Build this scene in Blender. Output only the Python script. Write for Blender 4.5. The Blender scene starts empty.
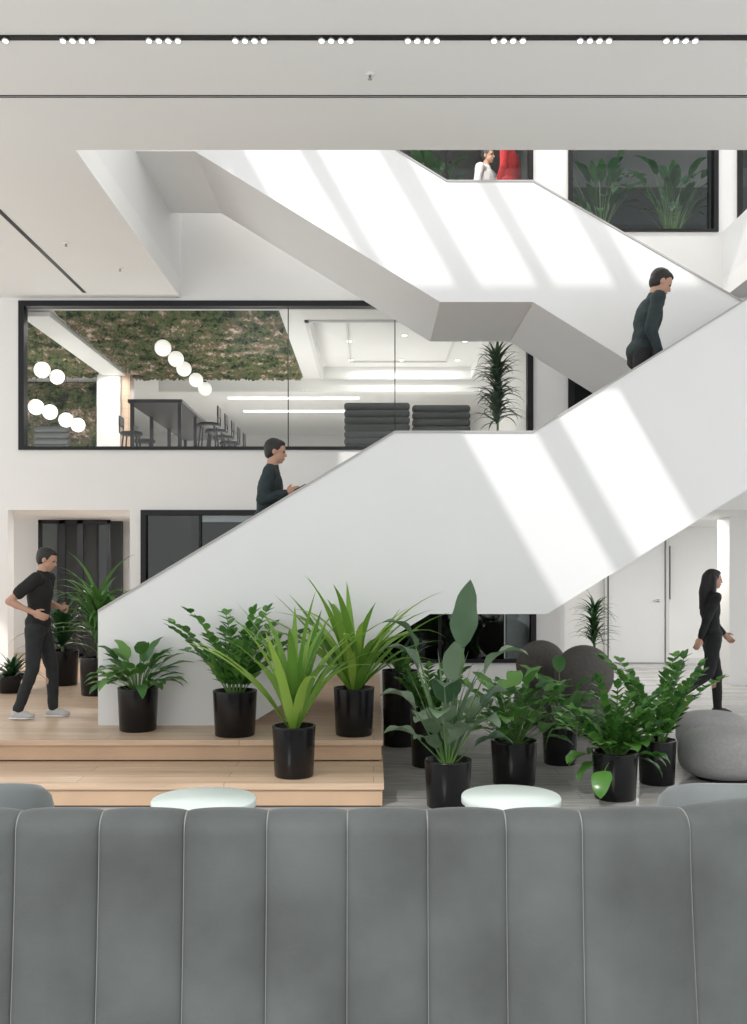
import bpy, bmesh, math, random
from mathutils import Vector, Matrix
random.seed(7)
C=bpy.context
col=C.scene.collection
CX,HY,F,CZ=373.5,570.0,950.0,1.75
def WX(px,Y): return (px-CX)*Y/F
def WZ(py,Y): return CZ+(HY-py)*Y/F
def link(o): col.objects.link(o); return o
# ---------------------------------------------------------------- materials
def mat(name,c,rough=.5,metal=0,noise=0,nscale=5,bump=0,bscale=50,sheen=0,emit=None,estr=0,coat=0,spec=None):
    m=bpy.data.materials.new(name); m.use_nodes=True
    nt=m.node_tree; b=nt.nodes['Principled BSDF']
    b.inputs['Base Color'].default_value=(*c,1); b.inputs['Roughness'].default_value=rough
    b.inputs['Metallic'].default_value=metal
    if spec is not None: b.inputs['Specular IOR Level'].default_value=spec
    if sheen: b.inputs['Sheen Weight'].default_value=sheen; b.inputs['Sheen Roughness'].default_value=.4
    if coat: b.inputs['Coat Weight'].default_value=coat; b.inputs['Coat Roughness'].default_value=.08
    if emit: b.inputs['Emission Color'].default_value=(*emit,1); b.inputs['Emission Strength'].default_value=estr
    tc=nt.nodes.new('ShaderNodeTexCoord')
    if noise:
        n=nt.nodes.new('ShaderNodeTexNoise'); n.inputs['Scale'].default_value=nscale; n.inputs['Detail'].default_value=5
        r=nt.nodes.new('ShaderNodeValToRGB')
        r.color_ramp.elements[0].position=.3; r.color_ramp.elements[1].position=.7
        r.color_ramp.elements[0].color=(*[x*(1-noise) for x in c],1); r.color_ramp.elements[1].color=(*[min(1,x*(1+noise)) for x in c],1)
        nt.links.new(tc.outputs['Object'],n.inputs['Vector']); nt.links.new(n.outputs['Fac'],r.inputs['Fac']); nt.links.new(r.outputs['Color'],b.inputs['Base Color'])
    if bump:
        n=nt.nodes.new('ShaderNodeTexNoise'); n.inputs['Scale'].default_value=bscale; n.inputs['Detail'].default_value=3
        bp=nt.nodes.new('ShaderNodeBump'); bp.inputs['Strength'].default_value=bump; bp.inputs['Distance'].default_value=.01
        nt.links.new(tc.outputs['Object'],n.inputs['Vector']); nt.links.new(n.outputs['Fac'],bp.inputs['Height']); nt.links.new(bp.outputs['Normal'],b.inputs['Normal'])
    return m
def plankmat(name,c1,c2,cm,rough,w,h,grain=(1,14,14),gs=.25):
    m=bpy.data.materials.new(name); m.use_nodes=True; nt=m.node_tree; b=nt.nodes['Principled BSDF']
    tc=nt.nodes.new('ShaderNodeTexCoord'); br=nt.nodes.new('ShaderNodeTexBrick')
    br.inputs['Color1'].default_value=(*c1,1); br.inputs['Color2'].default_value=(*c2,1); br.inputs['Mortar'].default_value=(*cm,1)
    br.inputs['Scale'].default_value=1; br.inputs['Mortar Size'].default_value=.003; br.inputs['Brick Width'].default_value=w; br.inputs['Row Height'].default_value=h
    mp=nt.nodes.new('ShaderNodeMapping'); mp.inputs['Scale'].default_value=grain
    n=nt.nodes.new('ShaderNodeTexNoise'); n.inputs['Scale'].default_value=2; n.inputs['Detail'].default_value=6
    mx=nt.nodes.new('ShaderNodeMix'); mx.data_type='RGBA'; mx.blend_type='MULTIPLY'; mx.inputs[0].default_value=gs
    r=nt.nodes.new('ShaderNodeValToRGB'); r.color_ramp.elements[0].position=.3; r.color_ramp.elements[0].color=(.35,.35,.35,1); r.color_ramp.elements[1].position=.65
    nt.links.new(tc.outputs['Object'],br.inputs['Vector']); nt.links.new(tc.outputs['Object'],mp.inputs['Vector']); nt.links.new(mp.outputs['Vector'],n.inputs['Vector'])
    nt.links.new(n.outputs['Fac'],r.inputs['Fac']); nt.links.new(br.outputs['Color'],mx.inputs[6]); nt.links.new(r.outputs['Color'],mx.inputs[7])
    nt.links.new(mx.outputs[2],b.inputs['Base Color']); b.inputs['Roughness'].default_value=rough
    return m
def leafmat(name,c1,c2,rough=.38):
    m=bpy.data.materials.new(name); m.use_nodes=True; nt=m.node_tree; b=nt.nodes['Principled BSDF']
    g=nt.nodes.new('ShaderNodeNewGeometry'); r=nt.nodes.new('ShaderNodeValToRGB')
    r.color_ramp.elements[0].color=(*c1,1); r.color_ramp.elements[1].color=(*c2,1)
    nt.links.new(g.outputs['Random Per Island'],r.inputs['Fac']); nt.links.new(r.outputs['Color'],b.inputs['Base Color'])
    b.inputs['Roughness'].default_value=rough
    tr=nt.nodes.new('ShaderNodeBsdfTranslucent'); nt.links.new(r.outputs['Color'],tr.inputs['Color'])
    mx=nt.nodes.new('ShaderNodeMixShader'); mx.inputs[0].default_value=.25
    out=nt.nodes['Material Output']; nt.links.new(b.outputs[0],mx.inputs[1]); nt.links.new(tr.outputs[0],mx.inputs[2]); nt.links.new(mx.outputs[0],out.inputs[0])
    return m
def glassmat(name,tint=(1,1,1),refl=.05):
    m=bpy.data.materials.new(name); m.use_nodes=True; nt=m.node_tree; nt.nodes.remove(nt.nodes['Principled BSDF'])
    t=nt.nodes.new('ShaderNodeBsdfTransparent'); t.inputs[0].default_value=(*tint,1)
    g=nt.nodes.new('ShaderNodeBsdfGlossy'); g.inputs['Roughness'].default_value=.02; g.inputs['Color'].default_value=(1,1,1,1)
    mx=nt.nodes.new('ShaderNodeMixShader'); mx.inputs[0].default_value=refl
    nt.links.new(t.outputs[0],mx.inputs[1]); nt.links.new(g.outputs[0],mx.inputs[2]); nt.links.new(mx.outputs[0],nt.nodes['Material Output'].inputs[0])
    return m
M={}
M['wall']=mat('wall_paint',(.81,.805,.79),.7,noise=.015,nscale=1.5)
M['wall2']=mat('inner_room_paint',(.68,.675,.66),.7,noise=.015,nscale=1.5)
M['ceil']=mat('ceiling_paint',(.84,.84,.825),.8,noise=.01,nscale=1)
M['stair']=mat('stair_plaster',(.79,.795,.795),.55,noise=.01,nscale=2)
M['cap']=mat('rail_cap',(.42,.41,.40),.4)
M['dark']=mat('dark_frame',(.012,.012,.014),.45,spec=.3)
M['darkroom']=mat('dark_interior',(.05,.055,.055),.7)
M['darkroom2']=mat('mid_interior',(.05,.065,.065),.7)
M['glass']=glassmat('clear_glass',(.97,.98,.98),.015)
M['dglass']=glassmat('dark_glass',(.40,.43,.43),.04)
M['wood']=plankmat('oak_planks',(.70,.52,.375),(.63,.46,.325),(.34,.22,.13),.4,2.2,.19,(1.2,16,16),.3)
M['riser_shaded']=mat('oak_riser_shaded',(.56,.39,.26),.5,noise=.08,nscale=3)  # darker copy of the oak; shade on the upright faces put into the colour
M['floor']=plankmat('grey_floor_planks',(.56,.55,.53),(.42,.41,.395),(.28,.27,.26),.18,1.6,.22,(1.5,14,14),.55)
M['velvet']=mat('grey_velvet',(.080,.088,.087),.75,noise=.32,nscale=2.2,bump=.15,bscale=90,sheen=.15)
M['piping']=mat('grey_piping',(.24,.245,.24),.8)
M['velvet2']=mat('grey_velvet_light',(.17,.19,.195),.75,noise=.1,nscale=3,sheen=.25)
M['pot']=mat('black_ceramic',(.006,.006,.007),.25,spec=.35)
M['soil']=mat('soil',(.03,.02,.014),.95,noise=.4,nscale=60,bump=.8,bscale=80)
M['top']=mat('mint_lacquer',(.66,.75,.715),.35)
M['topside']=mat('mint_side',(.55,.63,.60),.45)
M['taupe']=mat('taupe_boucle',(.105,.096,.09),.95,noise=.12,nscale=30,bump=.35,bscale=120)
M['lgrey']=mat('light_grey_wool',(.34,.34,.335),.95,noise=.08,nscale=40,bump=.3,bscale=120)
M['globe']=mat('opal_globe',(.75,.73,.68),.3,emit=(1,.95,.87),estr=.75)
M['lamp']=mat('lamp_lens',(1,1,1),.3,emit=(1,.97,.92),estr=9)
M['strip']=mat('light_strip',(1,1,1),.3,emit=(1,.96,.9),estr=2.2)
M['metal']=mat('brushed_metal',(.5,.5,.5),.3,1)
M['lgreen']=leafmat('leaf_bright',(.08,.23,.03),(.33,.52,.08))
M['mgreen']=leafmat('leaf_mid',(.035,.13,.03),(.15,.33,.07))
M['dgreen']=leafmat('leaf_dark',(.010,.045,.016),(.04,.11,.032))
M['zgreen']=leafmat('leaf_glossy',(.03,.12,.025),(.13,.32,.06),.25)
M['bluegreen']=leafmat('leaf_silver_green',(.04,.10,.045),(.19,.28,.17),.35)
M['stem']=mat('stem_green',(.10,.20,.05),.5)
M['skin']=mat('skin',(.48,.28,.195),.55)
M['hair']=mat('black_hair',(.012,.010,.010),.5,noise=.4,nscale=60,bump=.6,bscale=120)
M['black']=mat('black_cloth',(.010,.011,.012),.85,noise=.2,nscale=12)
M['trouser']=mat('charcoal_trousers',(.016,.020,.022),.85,noise=.2,nscale=12)
M['teal']=mat('dark_teal_cloth',(.020,.033,.036),.85,noise=.2,nscale=12)
M['white_cloth']=mat('white_cloth',(.75,.75,.75),.85)
M['red_cloth']=mat('red_cloth',(.65,.03,.035),.8)
M['sneaker']=mat('pale_sneaker',(.5,.5,.5),.6)
M['shoe']=mat('black_shoe',(.015,.015,.015),.4)
M['sole']=mat('white_sole',(.8,.8,.8),.6)
M['eye']=mat('eye',(.02,.015,.012),.2)
M['lip']=mat('lip',(.38,.15,.13),.5)
M['screen']=mat('phone_screen',(.02,.02,.025),.08)
M['taupe2']=mat('charcoal_wool',(.07,.075,.075),.95)
def mossmat():
    m=bpy.data.materials.new('moss'); m.use_nodes=True; nt=m.node_tree; b=nt.nodes['Principled BSDF']; b.inputs['Roughness'].default_value=.95
    tc=nt.nodes.new('ShaderNodeTexCoord'); n=nt.nodes.new('ShaderNodeTexNoise'); n.inputs['Scale'].default_value=3.2; n.inputs['Detail'].default_value=10; n.inputs['Roughness'].default_value=.78
    r=nt.nodes.new('ShaderNodeValToRGB'); e=r.color_ramp.elements
    e[0].position=.40; e[0].color=(.010,.014,.008,1); e[1].position=.64; e[1].color=(.75,.64,.55,1)
    for p,c in ((.45,(.04,.07,.025,1)),(.50,(.15,.20,.07,1)),(.53,(.13,.085,.055,1)),(.58,(.40,.31,.23,1))):
        k=e.new(p); k.color=c
    nt.links.new(tc.outputs['Object'],n.inputs['Vector']); nt.links.new(n.outputs['Fac'],r.inputs['Fac']); nt.links.new(r.outputs['Color'],b.inputs['Base Color'])
    return m
M['moss']=mossmat()
# ---------------------------------------------------------------- builders
def mesh(name,V,Fc,m,smooth=False,mi=None):
    me=bpy.data.meshes.new(name); me.from_pydata([tuple(v) for v in V],[],Fc)
    ms=m if isinstance(m,list) else [m]
    for x in ms: me.materials.append(x)
    if mi: 
        for i,p in enumerate(me.polygons): p.material_index=mi[i]
    if smooth: me.polygons.foreach_set('use_smooth',[True]*len(me.polygons))
    me.update()
    return link(bpy.data.objects.new(name,me))
BF=[(0,1,3,2),(4,6,7,5),(0,4,5,1),(2,3,7,6),(0,2,6,4),(1,5,7,3)]
def boxes(name,L,m,bevel=0,seg=3,mis=None):
    V=[];Fc=[];mi=[]
    for q,(x0,x1,y0,y1,z0,z1) in enumerate(L):
        b=len(V)
        for x in (x0,x1):
            for y in (y0,y1):
                for z in (z0,z1): V.append((x,y,z))
        Fc+=[tuple(b+i for i in f) for f in BF]; mi+=[mis[q] if mis else 0]*6
    o=mesh(name,V,Fc,m,False,mi if mis else None)
    if bevel:
        md=o.modifiers.new('bevel','BEVEL'); md.width=bevel; md.segments=seg; md.limit_method='ANGLE'
        if seg>2: 
            for p in o.data.polygons: p.use_smooth=True
            o.modifiers.new('wn','WEIGHTED_NORMAL')
    return o
def box(name,x0,x1,y0,y1,z0,z1,m,bevel=0,seg=3): return boxes(name,[(x0,x1,y0,y1,z0,z1)],m,bevel,seg)
def prism(name,pts,y0,y1,m):
    n=len(pts); V=[(x,y0,z) for x,z in pts]+[(x,y1,z) for x,z in pts]
    Fc=[tuple(range(n)),tuple(range(2*n-1,n-1,-1))]+[(i,i+n,(i+1)%n+n,(i+1)%n) for i in range(n)]
    o=mesh(name,V,Fc,m)
    bm=bmesh.new(); bm.from_mesh(o.data); bmesh.ops.triangulate(bm,faces=[f for f in bm.faces if len(f.verts)>4]); bmesh.ops.recalc_face_normals(bm,faces=bm.faces); bm.to_mesh(o.data); bm.free()
    return o
def lathe(name,prof,m,seg=40,c=(0,0,0),smooth=True):
    V=[];Fc=[]
    for r,z in prof:
        for k in range(seg):
            a=2*math.pi*k/seg; V.append((c[0]+r*math.cos(a),c[1]+r*math.sin(a),c[2]+z))
    for i in range(len(prof)-1):
        for k in range(seg):
            k2=(k+1)%seg; Fc.append((i*seg+k,i*seg+k2,(i+1)*seg+k2,(i+1)*seg+k))
    Fc.append(tuple(range(seg-1,-1,-1))); b=(len(prof)-1)*seg; Fc.append(tuple(range(b,b+seg)))
    o=mesh(name,V,Fc,m,smooth)
    return o
def thing(name,label,cat,loc=(0,0,0),group=None):
    e=bpy.data.objects.new(name,None); e.location=loc; e.empty_display_size=.1; link(e)
    e['label']=label; e['category']=cat
    if group: e['group']=group
    return e
def par(ch,p,world=True,name=None):
    ch.parent=p
    if world: ch.matrix_parent_inverse=Matrix.Translation(-p.location)
    if name: ch.name=name
    return ch
def struct(o,label=None): 
    o['kind']='structure'
    if label: o['label']=label
    return o
def copything(src,loc,rotz=0,scale=1):
    n=src.copy(); col.objects.link(n); n.location=loc; n.rotation_euler=(0,0,rotz); n.scale=(scale,)*3
    for ch in src.children:
        k=ch.copy(); col.objects.link(k); k.parent=n; k.matrix_parent_inverse=ch.matrix_parent_inverse.copy()
        for g in ch.children:
            q=g.copy(); col.objects.link(q); q.parent=k
    return n
# ---------------------------------------------------------------- constants
YB=12.8; ZC=WZ(298,YB); YV=F*(ZC-CZ)/420.0; XL=-2.6; XR=WX(723,YB); P=.36; YS=7.77; YF0=6.985; XE=.077
KS=1.2
# ---------------------------------------------------------------- floors
struct(box('floor',-7.5,9,-1.0,19,-.1,0,M['floor']),'light grey plank floor')
def deck(nm,y0,y1,z0,z1,lab):
    struct(boxes(nm,[(-7.5,XE-.012,y0+.025,y1,z0+.012,z1-.045),(-7.5,XE-.03,y0+.05,y1,z0,z0+.012),(-7.5,XE,y0,y1,z1-.045,z1)],[M['riser_shaded'],M['dark'],M['wood']],mis=[0,1,2]),lab)  # black strip at the foot paints in the shadow gap
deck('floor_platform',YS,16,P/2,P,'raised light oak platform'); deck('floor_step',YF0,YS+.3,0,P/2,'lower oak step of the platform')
struct(box('floor_platform_base',-7.5,XE-.012,YS+.2,15.9,0,P/2,M['riser_shaded']),'oak platform base')
# ---------------------------------------------------------------- ceiling (level 1 soffit)
sl=[(-.735,.065),(.205,1.03)]  # unseen ceiling slots, cut to shape the sun bands on the lower stair
YSL=6.04
CL=[(-7.5,9,YSL,YV,ZC,ZC+.25),(-7.5,9,1.0,3.4,ZC,ZC+.25),(-7.5,sl[0][0],3.4,YSL,ZC,ZC+.25),(sl[0][1],sl[1][0],3.4,YSL,ZC,ZC+.25),(sl[1][1],9,3.4,YSL,ZC,ZC+.25),
    (-7.5,XL,YV,YB+.0,ZC,ZC+.25),(XR,9,YV,YB,ZC,ZC+.25)]
struct(boxes('ceiling',CL,M['ceil']),'off-white flat ceiling around an open void')
struct(box('wall_left_fascia',XL-.15,XL,YV,YB,ZC+.25,9,M['stair']),'white fascia of the void')
struct(boxes('wall_right_fascia',[(XR,XR+.15,YV,YB,ZC+.25,WZ(232,YB))],M['stair']),'white fascia of the void')
struct(boxes('sun_blocker',[(-9,10,8.55,26,9,9.2),(-9,10,2.0,5.2,9,9.2)],M['ceil']),'unseen slabs added to block the sun')  # out of view, added to keep the sun off all but the stair faces
for i,x in enumerate([-4.9,-4.0,-3.1,-2.25,-1.35,-.5,.4,1.3,2.2]):  # unseen bars added to cast streaks on the upper balustrade
    w=.045 if i%2 else .085
    struct(box('trim_%d'%(i+20),x-w,x+w,5.2,8.55,8.95,9.15,M['wall']),'white unseen beam added to stripe the sunlight')
yt=F*(ZC-CZ)/533; y2=F*(ZC-CZ)/474
struct(box('trim_1',-6,6,yt-.026,yt+.026,ZC-.010,ZC+.0,M['dark']),'black recessed lighting track')
struct(boxes('trim_2',[(-6,6,y2-.014,y2-.002,ZC-.004,ZC,),(-6,6,y2+.012,y2+.02,ZC-.004,ZC)],M['dark']),'thin black ceiling slot')
struct(boxes('trim_3',[(-3.84,-3.79,5,12.55,ZC-.004,ZC)],M['dark']),'thin black ceiling slot')
dl=thing('downlight','small round white downlight in a black ceiling track','light',(0,0,0),'downlights in the ceiling track')
a=lathe('housing',[(.024,0),(.024,-.02),(.019,-.02)],M['metal'],16); par(a,dl,False)
a=lathe('lens',[(.017,-.0195),(.017,-.023)],M['lamp'],16); par(a,dl,False)
first=True
for k in range(-5,6):
    cx=WX(336,yt)+k*86.2*yt/F
    for j in range(4):
        x=cx+(j-1.5)*9.6*yt/F
        loc=(x,yt,ZC-.010)
        if first: dl.location=loc; first=False
        else: copything(dl,loc)
sp=thing('sprinkler','small white ceiling sprinkler head','sprinkler',(WX(370,7.0),F*(ZC-CZ)/496,ZC+.004))
par(lathe('plate',[(.035,0),(.035,-.010),(.01,-.014)],M['wall'],20),sp,False); par(lathe('nozzle',[(.008,-.010),(.008,-.039),(.018,-.041),(.018,-.044)],M['metal'],12),sp,False)
for px,py in ((66,243),(120,268)):
    Y=F*(ZC-CZ)/(570-py); 
    if WX(px,Y)<XL: copything(sp,(WX(px,Y),Y,ZC+.004))
# ---------------------------------------------------------------- back wall
t=.2
def X_(p): return WX(p,YB)
def Z_(p): return WZ(p,YB)
z510,z450,z300=Z_(510),Z_(450),Z_(301)
z232=Z_(232)
WB=[(-7.5,X_(8),YB,YB+t,P,z450),(X_(130),X_(141),YB,YB+t,P,z510),(X_(8),XR+4,YB,YB+t,z510,z450),
    (-7.5,X_(19),YB,YB+t,z450,z300),(X_(533),X_(568),YB,YB+t,z450,z300),
    (-7.5,9,YB,YB+t,z300,z232),(X_(533),X_(568),YB,YB+t,z232,9),(X_(718),X_(737),YB,YB+t,z232,9),
    (-7.5,X_(385),YB,YB+t,z232,9),(X_(141),X_(536),YB,YB+t,0,.5),(X_(536),X_(560),YB,YB+t,0,z510)]
struct(boxes('wall_back',WB,M['wall']),'white painted wall with wide interior windows')
def window(n,x0,x1,z0,z1,fw,mull=[],label='black framed interior window',gl='glass',y=YB):
    L=[(x0,x1,y-.03,y+.12,z1-fw,z1),(x0,x1,y-.03,y+.12,z0,z0+fw*.6),(x0,x0+fw,y-.03,y+.12,z0+fw*.6,z1-fw),(x1-fw,x1,y-.03,y+.12,z0+fw*.6,z1-fw)]
    for mx,mw in mull: L.append((mx-mw/2,mx+mw/2,y+.0,y+.08,z0+fw*.6,z1-fw))
    o=struct(boxes('window_%d'%n,L,M['dark']),label)
    g=box('glass_pane',x0+fw,x1-fw,y+.04,y+.05,z0+fw*.6,z1-fw,M[gl]); g.parent=o
    return o
window(1,X_(19),X_(533),z450,z300,.075,[(X_(395),.012),(X_(288),.008)],'wide black framed interior window')
window(2,X_(568),8,z450,z300,.085,[],gl='dglass')
window(3,X_(141),X_(536),.5,z510,.07,[(X_(200),.03),(X_(300),.04),(X_(440),.04)],'black framed dark glazing',gl='dglass')
window(4,X_(385),X_(533),z232,8.9,.06,[(X_(447),.03)],gl='glass')
window(5,X_(568),X_(718),z232,8.9,.06,[(X_(710),.02)],gl='glass')
window(6,X_(737),9,z232,8.9,.07,[],gl='dglass')
# ---------------------------------------------------------------- level 2 room
L2=3.2; CI=z300-.06
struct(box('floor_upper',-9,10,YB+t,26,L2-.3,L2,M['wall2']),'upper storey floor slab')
tx0=WX(308,13.4)
struct(boxes('ceiling_upper',[(-9,tx0,YB+t,26,CI,CI+.2),(tx0,1.8,YB+t,13.6,CI,CI+.2),(tx0,1.8,17.6,26,CI,CI+.2),(1.8,10,YB+t,26,CI,CI+.2),(tx0,1.8,13.6,17.6,CI+.2,CI+.3)],M['wall']),'white ceiling with a recessed tray')
struct(boxes('trim_14',[(tx0-.06,tx0,13.54,17.6,CI-.03,CI),(1.8,1.86,13.54,17.6,CI-.03,CI),(tx0-.06,1.86,13.54,13.6,CI-.03,CI),(tx0-.06,1.86,17.6,17.66,CI-.03,CI),
   (tx0+.5,tx0+.53,14.1,17.1,CI+.17,CI+.2),(1.3,1.33,14.1,17.1,CI+.17,CI+.2),(tx0+.5,1.33,14.07,14.1,CI+.17,CI+.2),(tx0+.5,1.33,17.1,17.13,CI+.17,CI+.2)],M['wall2']),'moulding around the ceiling tray')
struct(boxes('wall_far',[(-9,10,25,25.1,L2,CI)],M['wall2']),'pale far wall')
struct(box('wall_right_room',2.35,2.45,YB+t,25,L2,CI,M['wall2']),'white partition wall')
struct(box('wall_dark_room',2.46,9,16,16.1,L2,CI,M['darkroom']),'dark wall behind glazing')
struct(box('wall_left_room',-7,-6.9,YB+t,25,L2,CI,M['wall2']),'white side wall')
def mossgrid(name,o,u,v,nu,nv,nrm,amp,label):
    V=[];Fc=[]
    o,u,v,nrm=map(Vector,(o,u,v,nrm))
    for i in range(nu+1):
        for j in range(nv+1):
            e=(i in(0,nu)) or (j in(0,nv))
            V.append(o+u*(i/nu)+v*(j/nv)+nrm*(0 if e else random.uniform(.01,amp)))
    for i in range(nu):
        for j in range(nv):
            a=i*(nv+1)+j; Fc.append((a,a+1,a+nv+2,a+nv+1))
    m=mesh(name,V,Fc,M['moss']); m['label']=label; m['category']='moss panel'; m['kind']='stuff'; return m
mossgrid('moss_ceiling_panel',(-4.4,YB+.25,CI),(3.1,0,0),(0,4.5,0),90,120,(0,0,-1),.09,'green and brown preserved moss covering the ceiling')
mossgrid('moss_ceiling_panel',(-6.85,YB+.25,CI),(1.95,0,0),(0,4.3,0),60,120,(0,0,-1),.09,'green and brown preserved moss covering the ceiling')
mossgrid('moss_wall_panel',(-6.85,17.4,L2),(1.85,0,0),(0,0,CI-L2-.12),60,70,(0,-1,0),.08,'mossy green and brown textured wall panel')
struct(box('wall_moss_backing',-6.9,-4.95,17.42,17.5,L2,CI,M['wall']))
struct(box('trim_4',-4.85,-4.45,YB+.25,17.4,CI-.08,CI-.02,M['wall']),'white ceiling bulkhead between moss panels')
struct(box('trim_5',WX(100,17.2),WX(123,17.2),17.0,17.35,L2,CI,M['wall']),'white column')
struct(box('trim_6',WX(123,17.2),WX(132,17.2),17.05,17.35,L2,CI,M['wood']),'oak clad column side')
struct(boxes('trim_7',[(-3.3,-.5,18.2,18.3,CI-.03,CI),(-3.0,-.3,19.6,19.7,CI-.03,CI),(-2.9,-.2,21.2,21.3,CI-.03,CI)],M['strip']),'linear ceiling light strips')
struct(box('trim_8',-4,2.3,17.7,17.95,CI-.24,CI,M['wall']),'white ceiling downstand')
def area(x,y,z,sx,sy,e,c=(1,.97,.92),up=False):
    l=bpy.data.lights.new('area_lamp','AREA'); l.shape='RECTANGLE'; l.size=sx; l.size_y=sy; l.energy=e; l.color=c
    o=link(bpy.data.objects.new('added_area_light',l)); o.location=(x,y,z)  # area lights added for brightness, apart from the modelled fixtures
    if up: o.rotation_euler=(math.pi,0,0)
    return o
area(-1.5,20.4,CI-.04,3,.5,75); area(-3,18.9,CI-.04,3,.4,55); area(-4.65,15.2,CI-.1,.15,3.5,45)
area(.6,13.75,CI+.15,2,.1,10); area(.6,17.4,CI+.15,2,.1,10)  # unseen fill added to brighten the ceiling tray
area(-2.2,15,L2+.05,1.5,3,55,up=True); area(.6,16.6,L2+.05,1.5,1.5,28,up=True); area(-5.6,15.5,L2+.05,1.2,2,40,up=True)  # unseen up-facing fill added at floor height to brighten the room
rd=thing('recessed_light','small round recessed ceiling light','light',(0,0,0),'recessed lights in the tray ceiling')
par(lathe('trim_ring',[(.05,0),(.05,-.01),(.04,-.01)],M['wall'],20),rd,False); par(lathe('lens',[(.038,-.005),(.038,-.012)],M['lamp'],20),rd,False)
pts=[(-.4,14.2),(.5,14.2),(1.5,14.2),(-.4,15.6),(.5,15.2),(1.5,15.6),(-.4,17),(.5,17),(1.5,17)]
for i,(x,y) in enumerate(pts):
    if i==0: rd.location=(x,y,CI+.2)
    else: copything(rd,(x,y,CI+.2))
gp=thing('globe_pendant','white opal glass globe pendant on thin cord','pendant lamp',(0,0,0),'opal globe pendants')
def sphere(name,r,m,seg=24,c=(0,0,0),sc=(1,1,1)):
    prof=[(max(.0005,r*math.sin(math.pi*i/16)),-r*math.cos(math.pi*i/16)) for i in range(17)]
    return lathe(name,prof,m,seg)
par(sphere('globe',.12,M['globe']),gp,False); par(lathe('cord',[(.004,.11),(.004,.9)],M['dark'],8),gp,False); par(lathe('cap',[(.03,.11),(.03,.14),(.008,.15)],M['dark'],16),gp,False)
G=[(163,348,13.9),(176,359,14.6),(184,369,15.4),(196,380,16.2),(205,389,17.0),(42,370,14.2),(57,377,15.4),(36,407,14.6),(50,412,15.1),(66,420,15.6),(78,425,16.0)]
for i,(px,py,Y) in enumerate(G):
    loc=(WX(px,Y),Y,WZ(py,Y))
    g=gp if i==0 else copything(gp,loc)
    g.location=loc
    for ch in g.children:
        if ch.name.startswith('cord'):
            ch.data=ch.data.copy()
            for v in ch.data.vertices:
                if v.co.z>.13: v.co.z=max(.16,CI-.05-loc[2])
tb=thing('high_table','long black high communal table with metal legs','table',(-3.2,16,L2))
par(box('table_top',-3.6,-2.8,13.9,18,L2+1.0,L2+1.05,M['dark'],.005,1),tb)
for y in (13.98,15.2,16.5,17.92):
    for x in (-3.55,-2.85): par(box('leg',x-.025,x+.025,y-.025,y+.025,L2,L2+1.0,M['dark']),tb)
for x in (-3.55,-2.85): par(box('rail',x-.015,x+.015,13.98,17.92,L2+.28,L2+.31,M['dark']),tb)
st=thing('bar_stool','slim black metal bar stool beside high table','stool',(-2.5,14.4,L2),'bar stools at the high table')
par(lathe('seat',[(.17,.72),(.18,.74),(.17,.77)],M['dark'],20),st,False)
for sx in(-1,1):
    for sy_ in (-1,1):
        o=mesh('leg',[(sx*.1+dx,sy_*.1+dy,.72) for dx,dy in((-.01,-.01),(.01,-.01),(.01,.01),(-.01,.01))]+[(sx*.17+dx,sy_*.17+dy,0) for dx,dy in((-.01,-.01),(.01,-.01),(.01,.01),(-.01,.01))],[(0,1,2,3),(7,6,5,4),(0,4,5,1),(1,5,6,2),(2,6,7,3),(3,7,4,0)],M['dark']); par(o,st,False)
par(box('backrest',-.15,.15,-.17,-.15,.85,1.02,M['dark'],.01,2),st,False); par(boxes('back_post',[(-.12,-.105,-.17,-.15,.74,.9),(.105,.12,-.17,-.15,.74,.9)],M['dark']),st,False)
for y in (15.1,15.8,16.5,17.2): copything(st,(-2.5,y,L2),math.pi/2)
for y in (15.3,16.2): copything(st,(-3.9,y,L2),-math.pi/2)
st.rotation_euler=(0,0,math.pi/2)
def lounge(loc,w):
    e=thing('lounge_chair','dark grey upholstered lounge seat with ribbed high back','armchair',loc,'ribbed lounge seats behind the glass')
    for i in range(7):
        z=.3+i*.105
        o=box('back_rib',-w/2,w/2,-.1,.06,z,z+.11,M['taupe2'],.045,4); par(o,e,False)
    par(box('seat',-w/2+.02,w/2-.02,.06,.7,.25,.48,M['taupe2'],.05,4),e,False)
    for sx in (-1,1):
        for y in (-.02,.62): par(box('leg',sx*(w/2-.08)-.02,sx*(w/2-.08)+.02,y-.02,y+.02,0,.3,M['dark']),e,False)
    return e
lounge((WX(377,14.2),14.2,L2),.98); lounge((WX(441,14.4),14.4,L2),.88)
lounge((WX(52,16.5),16.5,L2),.6)
# ---------------------------------------------------------------- level 3 rooms
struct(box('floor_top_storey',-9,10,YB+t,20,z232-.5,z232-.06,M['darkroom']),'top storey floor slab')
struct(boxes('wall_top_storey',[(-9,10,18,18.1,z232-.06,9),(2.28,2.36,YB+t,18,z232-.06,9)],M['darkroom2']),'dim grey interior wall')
struct(boxes('trim_9',[(2.6,8,17,17.06,7.2,7.24),(2.6,8,17,17.06,7.0,7.03)],M['wall']),'pale horizontal rail')
area(3.7,13.5,8.8,2,.3,60,(.85,.97,1)); area(1.2,13.5,8.8,1.5,.3,50)  # fill added to brighten the rooms behind the upper windows
area(-.8,11.4,8.98,3,.6,110,(1,.98,.96)); area(3.2,11.4,8.98,2,.6,45,(1,.98,.96))  # unseen fill added overhead to lighten the white walls of the void
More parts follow.
